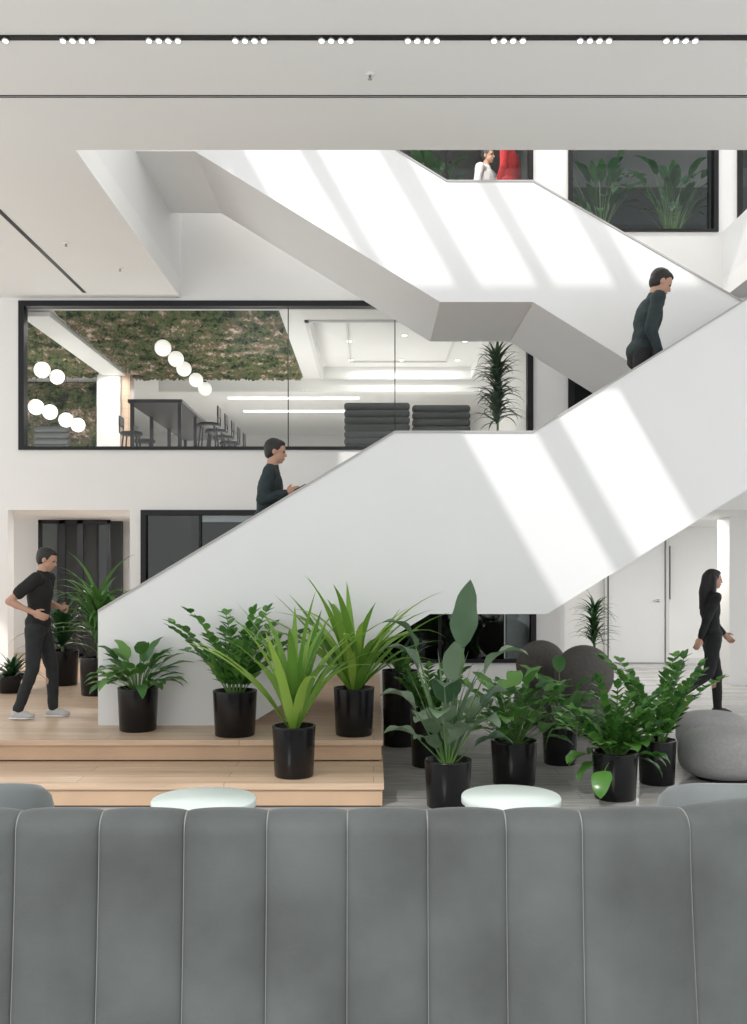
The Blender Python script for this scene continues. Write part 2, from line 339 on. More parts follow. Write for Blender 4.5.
# ---------------------------------------------------------------- ground level rear
struct(boxes('wall_ground_rear',[(2.5,9,17.9,18.1,0,3.0),(X_(560),X_(560)+.1,YB+t,17.9,0,z510)],M['wall']),'white rear wall at ground level')
struct(box('ceiling_rear',X_(536),9,YB+t,18,z510,z510+.15,M['ceil']),'low white ceiling')
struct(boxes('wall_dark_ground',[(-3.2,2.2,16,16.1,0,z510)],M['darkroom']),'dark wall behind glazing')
area(4.6,15.0,z510-.02,1.5,.25,48); area(7.5,15.2,z510-.02,1.5,.25,34)  # fill added to brighten the rear recess
def R(p): return WX(p,17.88)
struct(boxes('door_1',[(R(608),R(664),17.84,17.9,0.01,2.3)],M['stair'],.004,1),'flush white door')
struct(boxes('trim_10',[(R(604),R(607),17.80,17.9,0,2.36),(R(665),R(668),17.80,17.9,0,2.36),(R(604),R(668),17.80,17.9,2.33,2.36)],M['wall2']),'white door frame')
struct(boxes('trim_11',[(R(668),R(669),17.79,17.9,1.2,2.2),(R(606.5),R(607.5),17.79,17.86,0,2.3)],M['dark']),'thin black door gap')
dh=thing('door_handle','brushed metal lever door handle','handle',(R(657),17.8,1.18))
par(box('lever',-.1,.02,-.03,-.01,-.01,.01,M['metal'],.004,2),dh,False); par(lathe('rose',[(.025,0),(.025,.04)],M['metal'],16),dh,False); dh.children[1].rotation_euler=(math.pi/2,0,0); dh.children[1].location=(0,.03,0)
struct(box('baseboard_rear',2.5,9,17.88,17.9,0,.1,M['wall2']))
struct(boxes('trim_12',[(WX(727,14.5),WX(727,14.5)+.5,14.4,14.9,0,z510)],M['wall']),'white square column')
struct(boxes('wall_corridor',[(-9,-2.9,16,16.1,P,z510+.2),(X_(130)+.12,X_(130)+.22,YB+t,16,P,z510)],M['wall']),'white corridor wall')
struct(box('ceiling_corridor',-9,X_(130)+.2,YB+t,16,z510,z510+.1,M['ceil']),'white corridor ceiling')
area(-4.3,14.0,z510-.02,1.2,.2,36,(1,.99,.98))  # fill added to brighten the corridor
def D(p): return WX(p,14.9)
L=[]
for a,b in ((38,62),(62,80),(80,110)):
    L+=[(D(a),D(a)+.05,14.9,14.96,P,z510-.02),(D(b)-.05,D(b),14.9,14.96,P,z510-.02),(D(a),D(b),14.9,14.96,z510-.08,z510-.02),(D(a),D(b),14.9,14.96,P,P+.08)]
dd=struct(boxes('door_2',L,M['dark']),'black framed glass doors'); g=box('glass_pane',D(38)+.05,D(110)-.05,14.92,14.93,P+.08,z510-.08,M['dglass']); g.parent=dd
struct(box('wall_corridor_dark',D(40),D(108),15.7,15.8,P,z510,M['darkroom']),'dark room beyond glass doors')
# ---------------------------------------------------------------- lower staircase
Y1,Y1b,Y2a,Y2=8.5,8.62,10.1,10.22
def lw(px,py): return (WX(px,Y1),WZ(py,Y1))
low=thing('staircase','white two-flight staircase with solid balustrades','staircase',(0,9.36,P))
top=[lw(98,612),lw(395,433),lw(533,433)]; xe=4.25
sR=.622
top.append((xe,top[2][1]+sR*(xe-top[2][0])))
bl=[lw(547,614),lw(430,614)]
zb=bl[0][1]
x0b=bl[1][0]-(zb-P)/.61
bot=[(xe,zb+sR*(xe-bl[0][0])),(bl[0][0],zb),(bl[1][0],zb),(x0b,P),(top[0][0],P)]
pan=top+bot
par(prism('balustrade',pan,Y1,Y1b,M['stair']),low); par(prism('balustrade',pan,Y2a,Y2,M['stair']),low)
def cap(line,y0,y1,p,h=.02):
    pts=[(x,z+h) for x,z in line]+[(x,z) for x,z in reversed(line)]
    par(prism('handrail_cap',pts,y0-.012,y1+.012,M['cap']),p)
cap(top,Y1,Y1b,low); cap(top,Y2a,Y2,low)
XA=top[1][0]; XBb=top[2][0]; ZL=top[1][1]-1.05
n1=9; r1=(ZL-P)/n1; run1=(XA-(top[0][0]+.06))/n1; xs=top[0][0]+.06
slab=[(xe,ZL+sR*(xe-XBb)-.2),(XBb+.2,ZL-.15),(XA,ZL-.15),(xs+.3,P+.02),(x0b,P),(bl[1][0],zb),(bl[0][0],zb),bot[0]]
par(prism('flight_slab',slab,Y1b,Y2a,M['stair']),low)
for i in range(n1): par(box('step',xs+run1*i,xs+run1*(i+1)+.02,Y1b,Y2a,P+r1*i-(0 if i==0 else .03),P+r1*(i+1),M['wood']),low)
par(box('landing',XA,XBb,Y1b,Y2a,ZL-.15,ZL,M['wood']),low)
n2=10; r2=.173; run2=(4.22-XBb)/n2
for i in range(n2): par(box('step',XBb+run2*i,XBb+run2*(i+1)+.02,Y1b,Y2a,ZL+r2*i-.1,ZL+r2*(i+1),M['wood']),low)
ZM=ZL+r2*n2
par(box('half_landing',xe,6.0,Y1b,12.08,ZM-.35,ZM,M['stair']),low)
par(boxes('balustrade',[(xe,6.12,Y1,Y1b,ZM-.6,ZM+1.05),(6.0,6.12,Y1b,12.2,ZM-.6,ZM+1.05)],M['stair']),low)
# ---------------------------------------------------------------- upper staircase
U1,U1b,U2a,U2=10.4,10.52,12.08,12.2
def uw(px,py): return (WX(px,U1),WZ(py,U1))
upp=thing('staircase','white upper staircase with solid balustrades and flat landing','staircase',(0,11.3,ZM))
zt=uw(0,182)[1]; xa=uw(447,0)[0]; xb=uw(533,0)[0]; s3=.615; s4=.575
xl=uw(195,0)[0]; zlb=uw(0,302)[1]; xc=uw(440,0)[0]; ztl=zlb+s3*(xc-xl)
top=[(XL,zt+s3*(xa-xl)),(xl,zt+s3*(xa-xl)),(xa,zt),(xb,zt),(xe,zt-s4*(xe-xb))]
bot=[(xe,zlb-.62*(xe-xb)),(xb,zlb),(xc,zlb),(xl,ztl),(XL,ztl)]
par(prism('balustrade',top+bot,U1,U1b,M['stair']),upp); par(prism('balustrade',top+bot,U2a,U2,M['stair']),upp)
cap(top,U1,U1b,upp); cap(top,U2a,U2,upp)
ZU=zt-1.03
slab=[(XL,ztl+.25),(xl,ztl+.25),(xc,zlb+.2),(xb,zlb+.2),(xe,zlb-.62*(xe-xb)+.2)]+bot
par(prism('flight_slab',slab,U1b,U2a,M['stair']),upp)
n3=9; zt3=ztl+.35; r3=(zt3-ZU)/n3; run3=(xa-xl)/n3
for i in range(n3): par(box('step',xa-run3*(i+1),xa-run3*i+.02,U1b,U2a,ZU+r3*i-.03,ZU+r3*(i+1),M['wood']),upp)
par(box('landing',xa,xb,U1b,U2a,zlb+.2,ZU,M['wood']),upp); par(box('landing',XL,xl,U1b,U2a,ztl+.25,zt3,M['wood']),upp)
n4=7; r4=(ZU-ZM)/n4; run4=(xe-xb)/n4
for i in range(n4-1): par(box('step',xb+run4*i,xb+run4*(i+1)+.02,U1b,U2a,ZU-r4*(i+1)-.1,ZU-r4*(i+1),M['wood']),upp)
# ---------------------------------------------------------------- foreground sofa
SX=[-2.05,-1.77,-1.48,-1.20,-.92,-.635,-.358,-.088,.182,.445,.70,1.08,1.42,1.75]
def sy(x): return 3.17+(.42*(x-.75)**2 if x>.75 else 0)
ZT=.932
sof=thing('sofa','long curved grey velvet sofa with vertical channel back','sofa',(0,3.4,0))
prof=[]
for i in range(13): prof.append((-.06*(1-i/12)**1.3-.0,.08+(ZT-.07-.08)*i/12))
for i in range(1,12):
    a=math.pi*i/12; prof.append((.075-.075*math.cos(a),ZT-.07+.07*math.sin(a)))
for i in range(7): prof.append((.15,ZT-.07-(.5)*i/6))
V=[];Fc=[]; cols=0
NU=18
for k in range(len(SX)-1):
    for j in range(NU+(1 if k==len(SX)-2 else 0)):
        u=j/NU; u=.5-.5*math.cos(math.pi*u); x=SX[k]+(SX[k+1]-SX[k])*u
        bul=(max(0,math.sin(math.pi*u)))**.38 if 0<j<NU else 0
        slope=.84*(x-.75) if x>.75 else 0
        nx,ny=slope,-1; l=math.hypot(nx,ny); nx/=l; ny/=l
        for i,(py,pz) in enumerate(prof):
            off=.034*bul-.020
            if i<=12: dn,dz=off,0
            elif i<24: a=math.pi*(i-12)/12; dn,dz=off*math.cos(a),off*.4*math.sin(a)
            else: dn,dz=-off,0
            V.append((x-nx*py+nx*dn,sy(x)-ny*py+ny*dn,pz+dz))
        cols+=1
n=len(prof)
for c in range(cols-1):
    for i in range(n-1):
        a=c*n+i; Fc.append((a,a+n,a+n+1,a+1))
o=mesh('backrest',V,Fc,M['velvet'],True); par(o,sof)
for k in range(1,len(SX)-1):
    c=k*NU; pts=[Vector(V[c*n+i])+Vector((0,-.003,.002)) for i in range(0,24)]
    TV=[];TF=[]
    for i,p in enumerate(pts):
        d=(pts[min(i+1,23)]-pts[max(i-1,0)]).normalized(); u=Vector((1,0,0)); w_=d.cross(u).normalized()
        for q in range(8): a=2*math.pi*q/8; TV.append(p+(u*math.cos(a)+w_*math.sin(a))*.0034)
    for i in range(23):
        for q in range(8): TF.append((i*8+q,i*8+(q+1)%8,(i+1)*8+(q+1)%8,(i+1)*8+q))
    par(mesh('piping',TV,TF,M['piping'],True),sof)
V=[];Fc=[]
xsx=[-2.05+3.8*i/60 for i in range(61)]
ring=[(.16,.16),(.16,.44),(.2,.47),(.65,.47),(.70,.44),(.70,.16)]
for x in xsx:
    for py,pz in ring: V.append((x,sy(x)+py,pz))
for c in range(60):
    for i in range(6):
        a=c*6+i;b=c*6+(i+1)%6; Fc.append((a,b,b+6,a+6))
Fc+= [(0,1,2,3,4,5),tuple(range(365,359,-1))]
o=mesh('seat',V,Fc,M['velvet']); par(o,sof)
for x in (-1.9,-.6,.6,1.65):
    for dy in (.08,.6): par(lathe('leg',[(.02,0),(.03,.17)],M['dark'],12,(x,sy(x)+dy,0)),sof)
# ---------------------------------------------------------------- round mint tables
def rtable(px,py,w,h=.45):
    s=(py-HY)/(CZ-h); Y=F/s; r=w/2/s; x=WX(px,Y)
    e=thing('side_table','round pale mint drum side table','table',(x,Y,0),'pale mint round tables')
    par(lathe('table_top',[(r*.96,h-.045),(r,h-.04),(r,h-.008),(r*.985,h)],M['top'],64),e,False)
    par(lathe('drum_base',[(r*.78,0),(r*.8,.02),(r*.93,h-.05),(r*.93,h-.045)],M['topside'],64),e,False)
rtable(204,798.5,104); rtable(511,795.5,99)
# ---------------------------------------------------------------- tub chairs
def tub(x,y,rot,lab):
    e=thing('tub_chair',lab,'armchair',(x,y,0))
    V=[];Fc=[];N=40;R0=.40;pr=[(.0,.12),(-.0,.52),(.02,.60),(.06,.64),(.10,.64),(.14,.60),(.15,.52),(.15,.36)]
    for i in range(N+1):
        a=math.radians(-200+220*i/N)
        lo=.12*(abs(i/N-.5)*2)**2.5
        for d,z in pr: V.append(((R0-d)*math.cos(a),(R0-d)*math.sin(a),z-(lo if z>.4 else 0)))
    m_=len(pr)
    for i in range(N):
        for j in range(m_-1): a=i*m_+j; Fc.append((a,a+m_,a+m_+1,a+1))
    Fc.append(tuple(range(m_))); Fc.append(tuple(N*m_+j for j in range(m_-1,-1,-1)))
    o=mesh('backrest',V,Fc,M['velvet2'],True); par(o,e,False)
    par(lathe('seat',[(.25,.12),(.30,.14),(.30,.38),(.28,.42),(.2,.435)],M['velvet2'],48),e,False)
    par(lathe('base',[(.28,0),(.28,.12)],M['dark'],48),e,False)
    e.rotation_euler=(0,0,rot); return e
tub(-2.17,5.22,0,'low grey-blue velvet tub chair with rounded back'); c2=tub(1.97,5.24,.1,'grey velvet tub chair beside round table')
# ---------------------------------------------------------------- poufs
def blobmesh(nm,rx,ry,h,m,pw=2.4,z0=0):
    V=[];Fc=[];NU=36;NV=22
    def sg(v,p): return math.copysign(abs(v)**p,v)
    for i in range(NV+1):
        b=-math.pi/2+math.pi*i/NV
        for j in range(NU):
            a=2*math.pi*j/NU; e=2/pw
            V.append((rx*sg(math.cos(b),e)*math.cos(a),ry*sg(math.cos(b),e)*math.sin(a),z0+h/2+h/2*sg(math.sin(b),e)))
    for i in range(NV):
        for j in range(NU): a=i*NU+j; c=i*NU+(j+1)%NU; Fc.append((a,c,c+NU,a+NU))
    o=mesh(nm,V,Fc,m,True)
    bm=bmesh.new(); bm.from_mesh(o.data); bmesh.ops.remove_doubles(bm,verts=bm.verts,dist=1e-4); bm.to_mesh(o.data); bm.free()
    return o
def blob(name,lab,cat,x,y,rx,ry,h,m,pw=2.4):
    e=thing(name,lab,cat,(x,y,0)); par(blobmesh('cushion_body',rx,ry,h,m,pw),e,False)
    par(lathe('base_disc',[(rx*.6,0),(rx*.6,.02)],M['dark'],32),e,False)
    return e
for px,Y,r in ((541,10.9,.285),(584,10.2,.315)):
    e=thing('round_lounge_chair','dark taupe lounge chair with a ball-shaped back','chair',(WX(px,Y),Y,0))
    par(blobmesh('ball_back',r,r,2*r,M['taupe'],2,.945-2*r),e,False); par(blobmesh('seat',r*1.1,r*1.1,.42,M['taupe'],3),e,False); par(lathe('base_disc',[(r*.6,0),(r*.6,.02)],M['dark'],32),e,False)
blob('pouf','light grey wool rounded pouf on the floor','pouf',WX(724,8.0),8.0,.38,.34,.42,M['lgrey'],2.9)
blob('pouf','light grey wool rounded pouf on the floor','pouf',WX(712,9.1),9.1,.34,.3,.40,M['lgrey'],2.9)
# ---------------------------------------------------------------- plants
class G_:
    def __init__(s): s.V=[];s.F=[];s.mi=[]
    def leaf(s,base,az,el,L,w,droop,n=7,shape='strap',fold=.25,mi=0,wave=0):
        h=Vector((math.cos(az),math.sin(az),0)); sd=Vector((-math.sin(az),math.cos(az),0)); z=Vector((0,0,1))
        p=Vector(base); b=len(s.V)
        for i in range(n+1):
            t=i/n; a=el-droop*t**1.4
            d=h*math.cos(a)+z*math.sin(a); nn=-h*math.sin(a)+z*math.cos(a)
            if shape=='strap': ww=w*(min(1,.35+t*3))*(1-t**2.6)
            elif shape=='narrow': ww=w*(1-t**1.5)*min(1,.5+2*t)
            else: ww=w*(max(0,math.sin(math.pi*min(1,t**.75)))**.75)
            ww=max(ww,.0008)*.5
            wv=wave*math.sin(t*14)*ww
            s.V+=[p+sd*ww+nn*(fold*ww+wv),p.copy(),p-sd*ww+nn*(fold*ww-wv)]
            p=p+d*(L/n)
        for i in range(n):
            a=b+i*3; s.F+=[(a,a+1,a+4,a+3),(a+1,a+2,a+5,a+4)]; s.mi+=[mi,mi]
        return p
    def stem(s,pts,r,mi=1):
        b=len(s.V); k=5
        for i,p in enumerate(pts):
            rr=r*(1-.5*i/len(pts))
            for j in range(k): a=2*math.pi*j/k; s.V.append(p+Vector((rr*math.cos(a),rr*math.sin(a),0)))
        for i in range(len(pts)-1):
            for j in range(k): a=b+i*k+j;c=b+i*k+(j+1)%k; s.F.append((a,c,c+k,a+k)); s.mi.append(mi)
def arc(base,az,el,L,droop,n=8):
    h=Vector((math.cos(az),math.sin(az),0)); z=Vector((0,0,1)); p=Vector(base); out=[p.copy()]; ds=[]
    for i in range(n):
        a=el-droop*((i+.5)/n)**1.3; d=h*math.cos(a)+z*math.sin(a); p=p+d*(L/n); out.append(p.copy()); ds.append(a)
    return out,ds
U=random.uniform
def strap(g,h0,n,L,w,spread=1.0,shape='strap',dr=(.6,1.5),elr=(45,88)):
    for i in range(n):
        az=2.399*i+U(-.3,.3); el=math.radians(U(*elr)); l=L*U(.65,1.05)
        g.leaf((.03*math.cos(az),.03*math.sin(az),h0-.02),az,el,l,w*U(.75,1.15),U(*dr)*spread,11,shape,.35,0,.12)
def zz(g,h0,n,L,lw=.045,ll=.11,elr=(52,88)):
    for i in range(n):
        az=2.399*i+U(-.3,.3); el=math.radians(U(*elr)); l=L*U(.65,1.05)
        pts,ds=arc((.05*math.cos(az),.05*math.sin(az),h0-.02),az,el,l,U(.2,.9),12)
        g.stem(pts,.007)
        for k in range(2,13):
            for sd in (-1,1):
                q=pts[k]; a2=az+sd*U(.8,1.2)
                g.leaf(q,a2,ds[min(k,11)]*.5+U(0,.5),ll*(1.05-.03*k)*U(.9,1.1),lw,U(.1,.6),5,'ovate',.2)
        g.leaf(pts[-1],az,ds[-1],ll*.8,lw,.3,5,'ovate',.2)
def ovate(g,h0,n,L,ll,lw,elr=(25,85),droop=(.6,1.4)):
    for i in range(n):
        az=2.399*i+U(-.4,.4); el=math.radians(U(*elr)); l=L*U(.4,1.05)
        pts,ds=arc((.03*math.cos(az),.03*math.sin(az),h0-.02),az,el,l,U(.1,.6),5)
        g.stem(pts,.005)
        g.leaf(pts[-1],az,ds[-1]-.15,ll*U(.75,1.1),lw*U(.8,1.1),U(*droop),8,'ovate',.25,0,.12)
def tall(g,h0,L):
    for i,(az,el,l,bl,bw,dr) in enumerate([(0.0,88,.88,.52,.22,.12),(2.9,78,.72,.36,.21,1.9),(-.3,74,.72,.42,.22,1.9),(1.3,80,.62,.36,.17,.6),(-1.7,77,.50,.36,.22,1.9),(3.3,80,.90,.36,.19,1.7),(4.5,62,.40,.34,.22,1.8),(.8,60,.4,.32,.2,1.7),(5.4,57,.34,.34,.22,1.7),(2.1,58,.3,.3,.2,1.6),(3.2,50,.25,.32,.2,1.5),(-.2,45,.22,.32,.2,1.5),(-1.2,65,.25,.3,.19,1.4),(-2.2,62,.3,.3,.19,1.4),(3.0,66,.45,.34,.22,1.8),(.2,64,.48,.34,.22,1.9),(-1.5,70,.2,.3,.17,1.2),(4.0,55,.18,.3,.17,1.2)]):
        pts,ds=arc((.03*math.cos(az),.03*math.sin(az),h0-.02),az,math.radians(el),l*L,.15,6)
        g.stem(pts,.011); g.leaf(pts[-1],az if i else -1.2,ds[-1],bl*L,bw*L,dr,12,'ovate',.3,0,.15)
    strap(g,h0,20,.85,.045,1,'strap',(.1,.7),(68,89))
def palm(g,h0,L,n,trunk=.0,w=.035):
    if trunk: g.stem([Vector((.01*math.sin(i),0,h0-.02+trunk*i/6)) for i in range(7)],.02)
    for i in range(n):
        az=2.399*i+U(-.3,.3); t=i/n; zb=h0-.02+trunk*(.25+.75*t)
        g.leaf((0,0,zb),az,math.radians(U(10,80)),L*U(.6,1.05),w,U(.8,2.0),8,'narrow',.3)
def pot(e,r,h):
    par(lathe('pot',[(r*.86,0),(r*.9,.008),(r,h-.01),(r,h),(r*.93,h),(r*.91,h-.06)],M['pot'],48),e,False)
    par(lathe('soil',[(r*.9,h-.075),(r*.9,h-.045),(r*.3,h-.035)],M['soil'],32),e,False)
def plant(name,lab,x,y,z,r,h,fn,m,sx=1,rot=0):
    e=thing(name,lab,'plant',(x,y,z)); pot(e,r,h)
    g=G_(); fn(g,h-.03)
    g.V=[Vector((v[0]*sx,v[1]*sx*.9,v[2])) for v in g.V]
    o=mesh('foliage',g.V,g.F,[M[m],M['stem']],True,g.mi); par(o,e,False); o.rotation_euler=(0,0,rot)
    return e
def pxp(px,pybase,z):
    s=(pybase-HY)/(CZ-z); Y=F/s; return WX(px,Y),Y,s
x,y,s=pxp(138,730,P); plant('potted_peace_lily','broad-leaved green plant in glossy black pot',x,y,P,20/s,43/s,lambda g,h:ovate(g,h,54,.36,.26,.115,(30,89)),'mgreen')
x,y,s=pxp(235,735,P); plant('potted_zz_plant','upright glossy-leaved plant in black pot',x,y,P,22/s,45/s,lambda g,h:zz(g,h,18,.78,.065,.14,(50,88)),'zgreen')
plant('potted_strap_leaf_plant','bright green strap-leaved plant in black pot on step',WX(294,7.25),7.25,P/2,.165,.385,lambda g,h:strap(g,h,36,1.15,.08,1,'strap',(.3,1.5),(54,89)),'lgreen')
plant('potted_strap_leaf_plant','large bright arching strap-leaved plant in black pot',WX(354,8.02),8.02,P,.172,.40,lambda g,h:strap(g,h,40,1.18,.09,1,'strap',(.3,1.7),(50,89)),'lgreen')
x,y,s=pxp(448,806,0); plant('potted_tall_leaf_plant','tall plant with big upright leaves in black pot',x,y,0,23.5/s,47/s,lambda g,h:tall(g,h,1.0),'bluegreen')
plant('potted_zz_plant','leafy green plant in tall black pot',WX(428,8.5),8.5,0,.16,.5,lambda g,h:zz(g,h,14,.5,.055,.12),'zgreen')
x,y,s=pxp(514,784,0); plant('potted_philodendron','bushy mixed-leaf plant in black pot',x,y,0,23/s,.36,lambda g,h:(ovate(g,h,44,.58,.25,.14,(30,89)),zz(g,h,8,.7,.05,.11)),'mgreen')
plant('potted_philodendron','wide leafy green plant in black pot',WX(560,8.6),8.6,0,.16,.36,lambda g,h:(ovate(g,h,34,.5,.27,.14,(20,85)),palm(g,h,.5,12)),'mgreen')
x,y,s=pxp(615,798,0); plant('potted_zz_plant','bushy glossy green plant in black pot',x,y,0,22.5/s,.36,lambda g,h:(zz(g,h,24,.58,.06,.13,(42,88)),ovate(g,h,14,.3,.22,.14,(0,50))),'zgreen')
x,y,s=pxp(657,783,0); plant('potted_zz_plant','tall glossy-leaved plant in black pot',x,y,0,.155,.36,lambda g,h:zz(g,h,16,.80,.06,.13,(62,89)),'zgreen')
plant('potted_palm','slender dark palm in black pot',WX(594,15),15,0,.16,.4,lambda g,h:palm(g,h,.5,120,.8,.05),'dgreen')
plant('potted_dracaena','dark green arching dracaena in black pot',WX(98,10.6),10.6,P,.2,.42,lambda g,h:palm(g,h,.86,70,.7,.08),'mgreen')
plant('potted_dracaena','dark green low dracaena in black pot',WX(62,11.5),11.5,P,.2,.42,lambda g,h:palm(g,h,.7,60,.3,.08),'dgreen')
plant('potted_dracaena','low dark green plant in black pot',WX(12,10.8),10.8,P,.16,.2,lambda g,h:palm(g,h,.45,36,0,.07),'dgreen')
plant('potted_strap_leaf_plant','green plant in tall black pot beside staircase',WX(400,9.5),9.5,0,.18,.75,lambda g,h:strap(g,h,14,.5,.06),'mgreen')
plant('potted_dracaena','tall dark dracaena behind the glass',WX(497,13.9),13.9,L2,.17,.4,lambda g,h:palm(g,h,.50,200,1.3,.07),'dgreen')
plant('potted_banana_plant','large-leaved dark plant behind upper window',WX(600,13.9),13.9,z232-.06,.2,.35,lambda g,h:ovate(g,h,34,1.1,.42,.14,(66,89)),'dgreen')
plant('potted_banana_plant','large-leaved dark plant behind upper window',WX(672,14.0),14.0,z232-.06,.2,.35,lambda g,h:ovate(g,h,34,1.1,.42,.14,(66,89)),'dgreen')
plant('potted_banana_plant','large-leaved dark plant behind upper window',WX(430,14.2),14.2,z232-.06,.2,.35,lambda g,h:ovate(g,h,26,1.3,.42,.14,(70,89)),'dgreen')
for px in (245,275,318): plant('potted_fern','small green fern in black pot behind the glass',WX(px,14.0),14.0,L2,.1,.22,lambda g,h:strap(g,h,14,.26,.035,1,'narrow'),'mgreen')
# ---------------------------------------------------------------- people
def tube(V,Fc,p1,r1,p2,r2,seg=14):
    p1,p2=Vector(p1),Vector(p2); d=(p2-p1); L=d.length; d=d.normalized() if L>1e-6 else Vector((0,0,1))
    u=d.orthogonal().normalized(); w=d.cross(u)
    rings=[]
    for i in range(1,6): a=math.pi/2*(1-i/5); rings.append((-r1*math.sin(a),r1*math.cos(a)))
    for i in range(0,5): a=math.pi/2*(i/5); rings.append((L+r2*math.sin(a),r2*math.cos(a)))
    b=len(V); V.append(p1-d*r1)
    for t_,r in rings:
        for k in range(seg): a=2*math.pi*k/seg; V.append(p1+d*t_+(u*math.cos(a)+w*math.sin(a))*r)
    V.append(p2+d*r2); e=len(V)-1
    for k in range(seg): Fc.append((b,b+1+(k+1)%seg,b+1+k)); 
    for i in range(len(rings)-1):
        for k in range(seg): a=b+1+i*seg+k; c=b+1+i*seg+(k+1)%seg; Fc.append((a,c,c+seg,a+seg))
    q=b+1+(len(rings)-1)*seg
    for k in range(seg): Fc.append((q+k,q+(k+1)%seg,e))
def ell(V,Fc,c,r,rot=None,nu=20,nv=12):
    c=Vector(c); b=len(V); rot=rot or Matrix.Identity(3)
    V.append(c+rot@Vector((0,0,-r[2])))
    for i in range(1,nv):
        a=-math.pi/2+math.pi*i/nv
        for k in range(nu): q=2*math.pi*k/nu; V.append(c+rot@Vector((r[0]*math.cos(a)*math.cos(q),r[1]*math.cos(a)*math.sin(q),r[2]*math.sin(a))))
    V.append(c+rot@Vector((0,0,r[2]))); e=len(V)-1
    for k in range(nu): Fc.append((b,b+1+(k+1)%nu,b+1+k)); Fc.append((e-nu+k,e-nu+(k+1)%nu,e))
    for i in range(nv-2):
        for k in range(nu): a=b+1+i*nu+k; d=b+1+i*nu+(k+1)%nu; Fc.append((a,d,d+nu,a+nu))
def remesh(name,V,Fc,m,vox,sm=4,disp=0):
    o=mesh(name,V,Fc,m,True)
    md=o.modifiers.new('remesh','REMESH'); md.mode='VOXEL'; md.voxel_size=vox; md.use_smooth_shade=True
    s=o.modifiers.new('smooth','SMOOTH'); s.factor=.5; s.iterations=sm
    if disp:
        tx=bpy.data.textures.new('folds','CLOUDS'); tx.noise_scale=.09
        d=o.modifiers.new('folds','DISPLACE'); d.texture=tx; d.strength=disp; d.mid_level=.5
    return o
def rotdir(a,b):
    z=(Vector(b)-Vector(a)).normalized(); y=Vector((0,1,0)); x=y.cross(z).normalized(); y=z.cross(x)
    return Matrix((x,y,z)).transposed()
def hand(V,Fc,w,d,side,curl=.45):
    w=Vector(w); d=Vector(d).normalized(); up=Vector((0,0,1))
    nrm=Vector((0,-side,0)); nrm=(nrm-d*nrm.dot(d)).normalized(); ac=d.cross(nrm).normalized()
    if ac.x+ac.z*.6<0: ac=-ac
    R3=Matrix((ac,nrm,d)).transposed()
    ell(V,Fc,w+d*.045,(.042,.017,.052),R3,14,10)
    tube(V,Fc,w-d*.02,.026,w+d*.03,.022)
    for k,(o_,l) in enumerate(((.031,.068),(.011,.076),(-.010,.072),(-.029,.056))):
        p=w+d*.078+ac*o_; a=curl*.5
        for q,(f,r) in enumerate(((.45,.0098),(.32,.0088),(.25,.0078))):
            dd=d*math.cos(a)+nrm*math.sin(a); p2=p+dd*l*f*1.1; tube(V,Fc,p,r,p2,r*.93,8); p=p2; a+=curl
    p=w+d*.025+ac*.034; dd=(d*.75+ac*.6+nrm*.35).normalized(); p2=p+dd*.035; tube(V,Fc,p,.0125,p2,.0105,8)
    dd=(d*.9+ac*.25+nrm*.4).normalized(); tube(V,Fc,p2,.0105,p2+dd*.028,.0088,8)
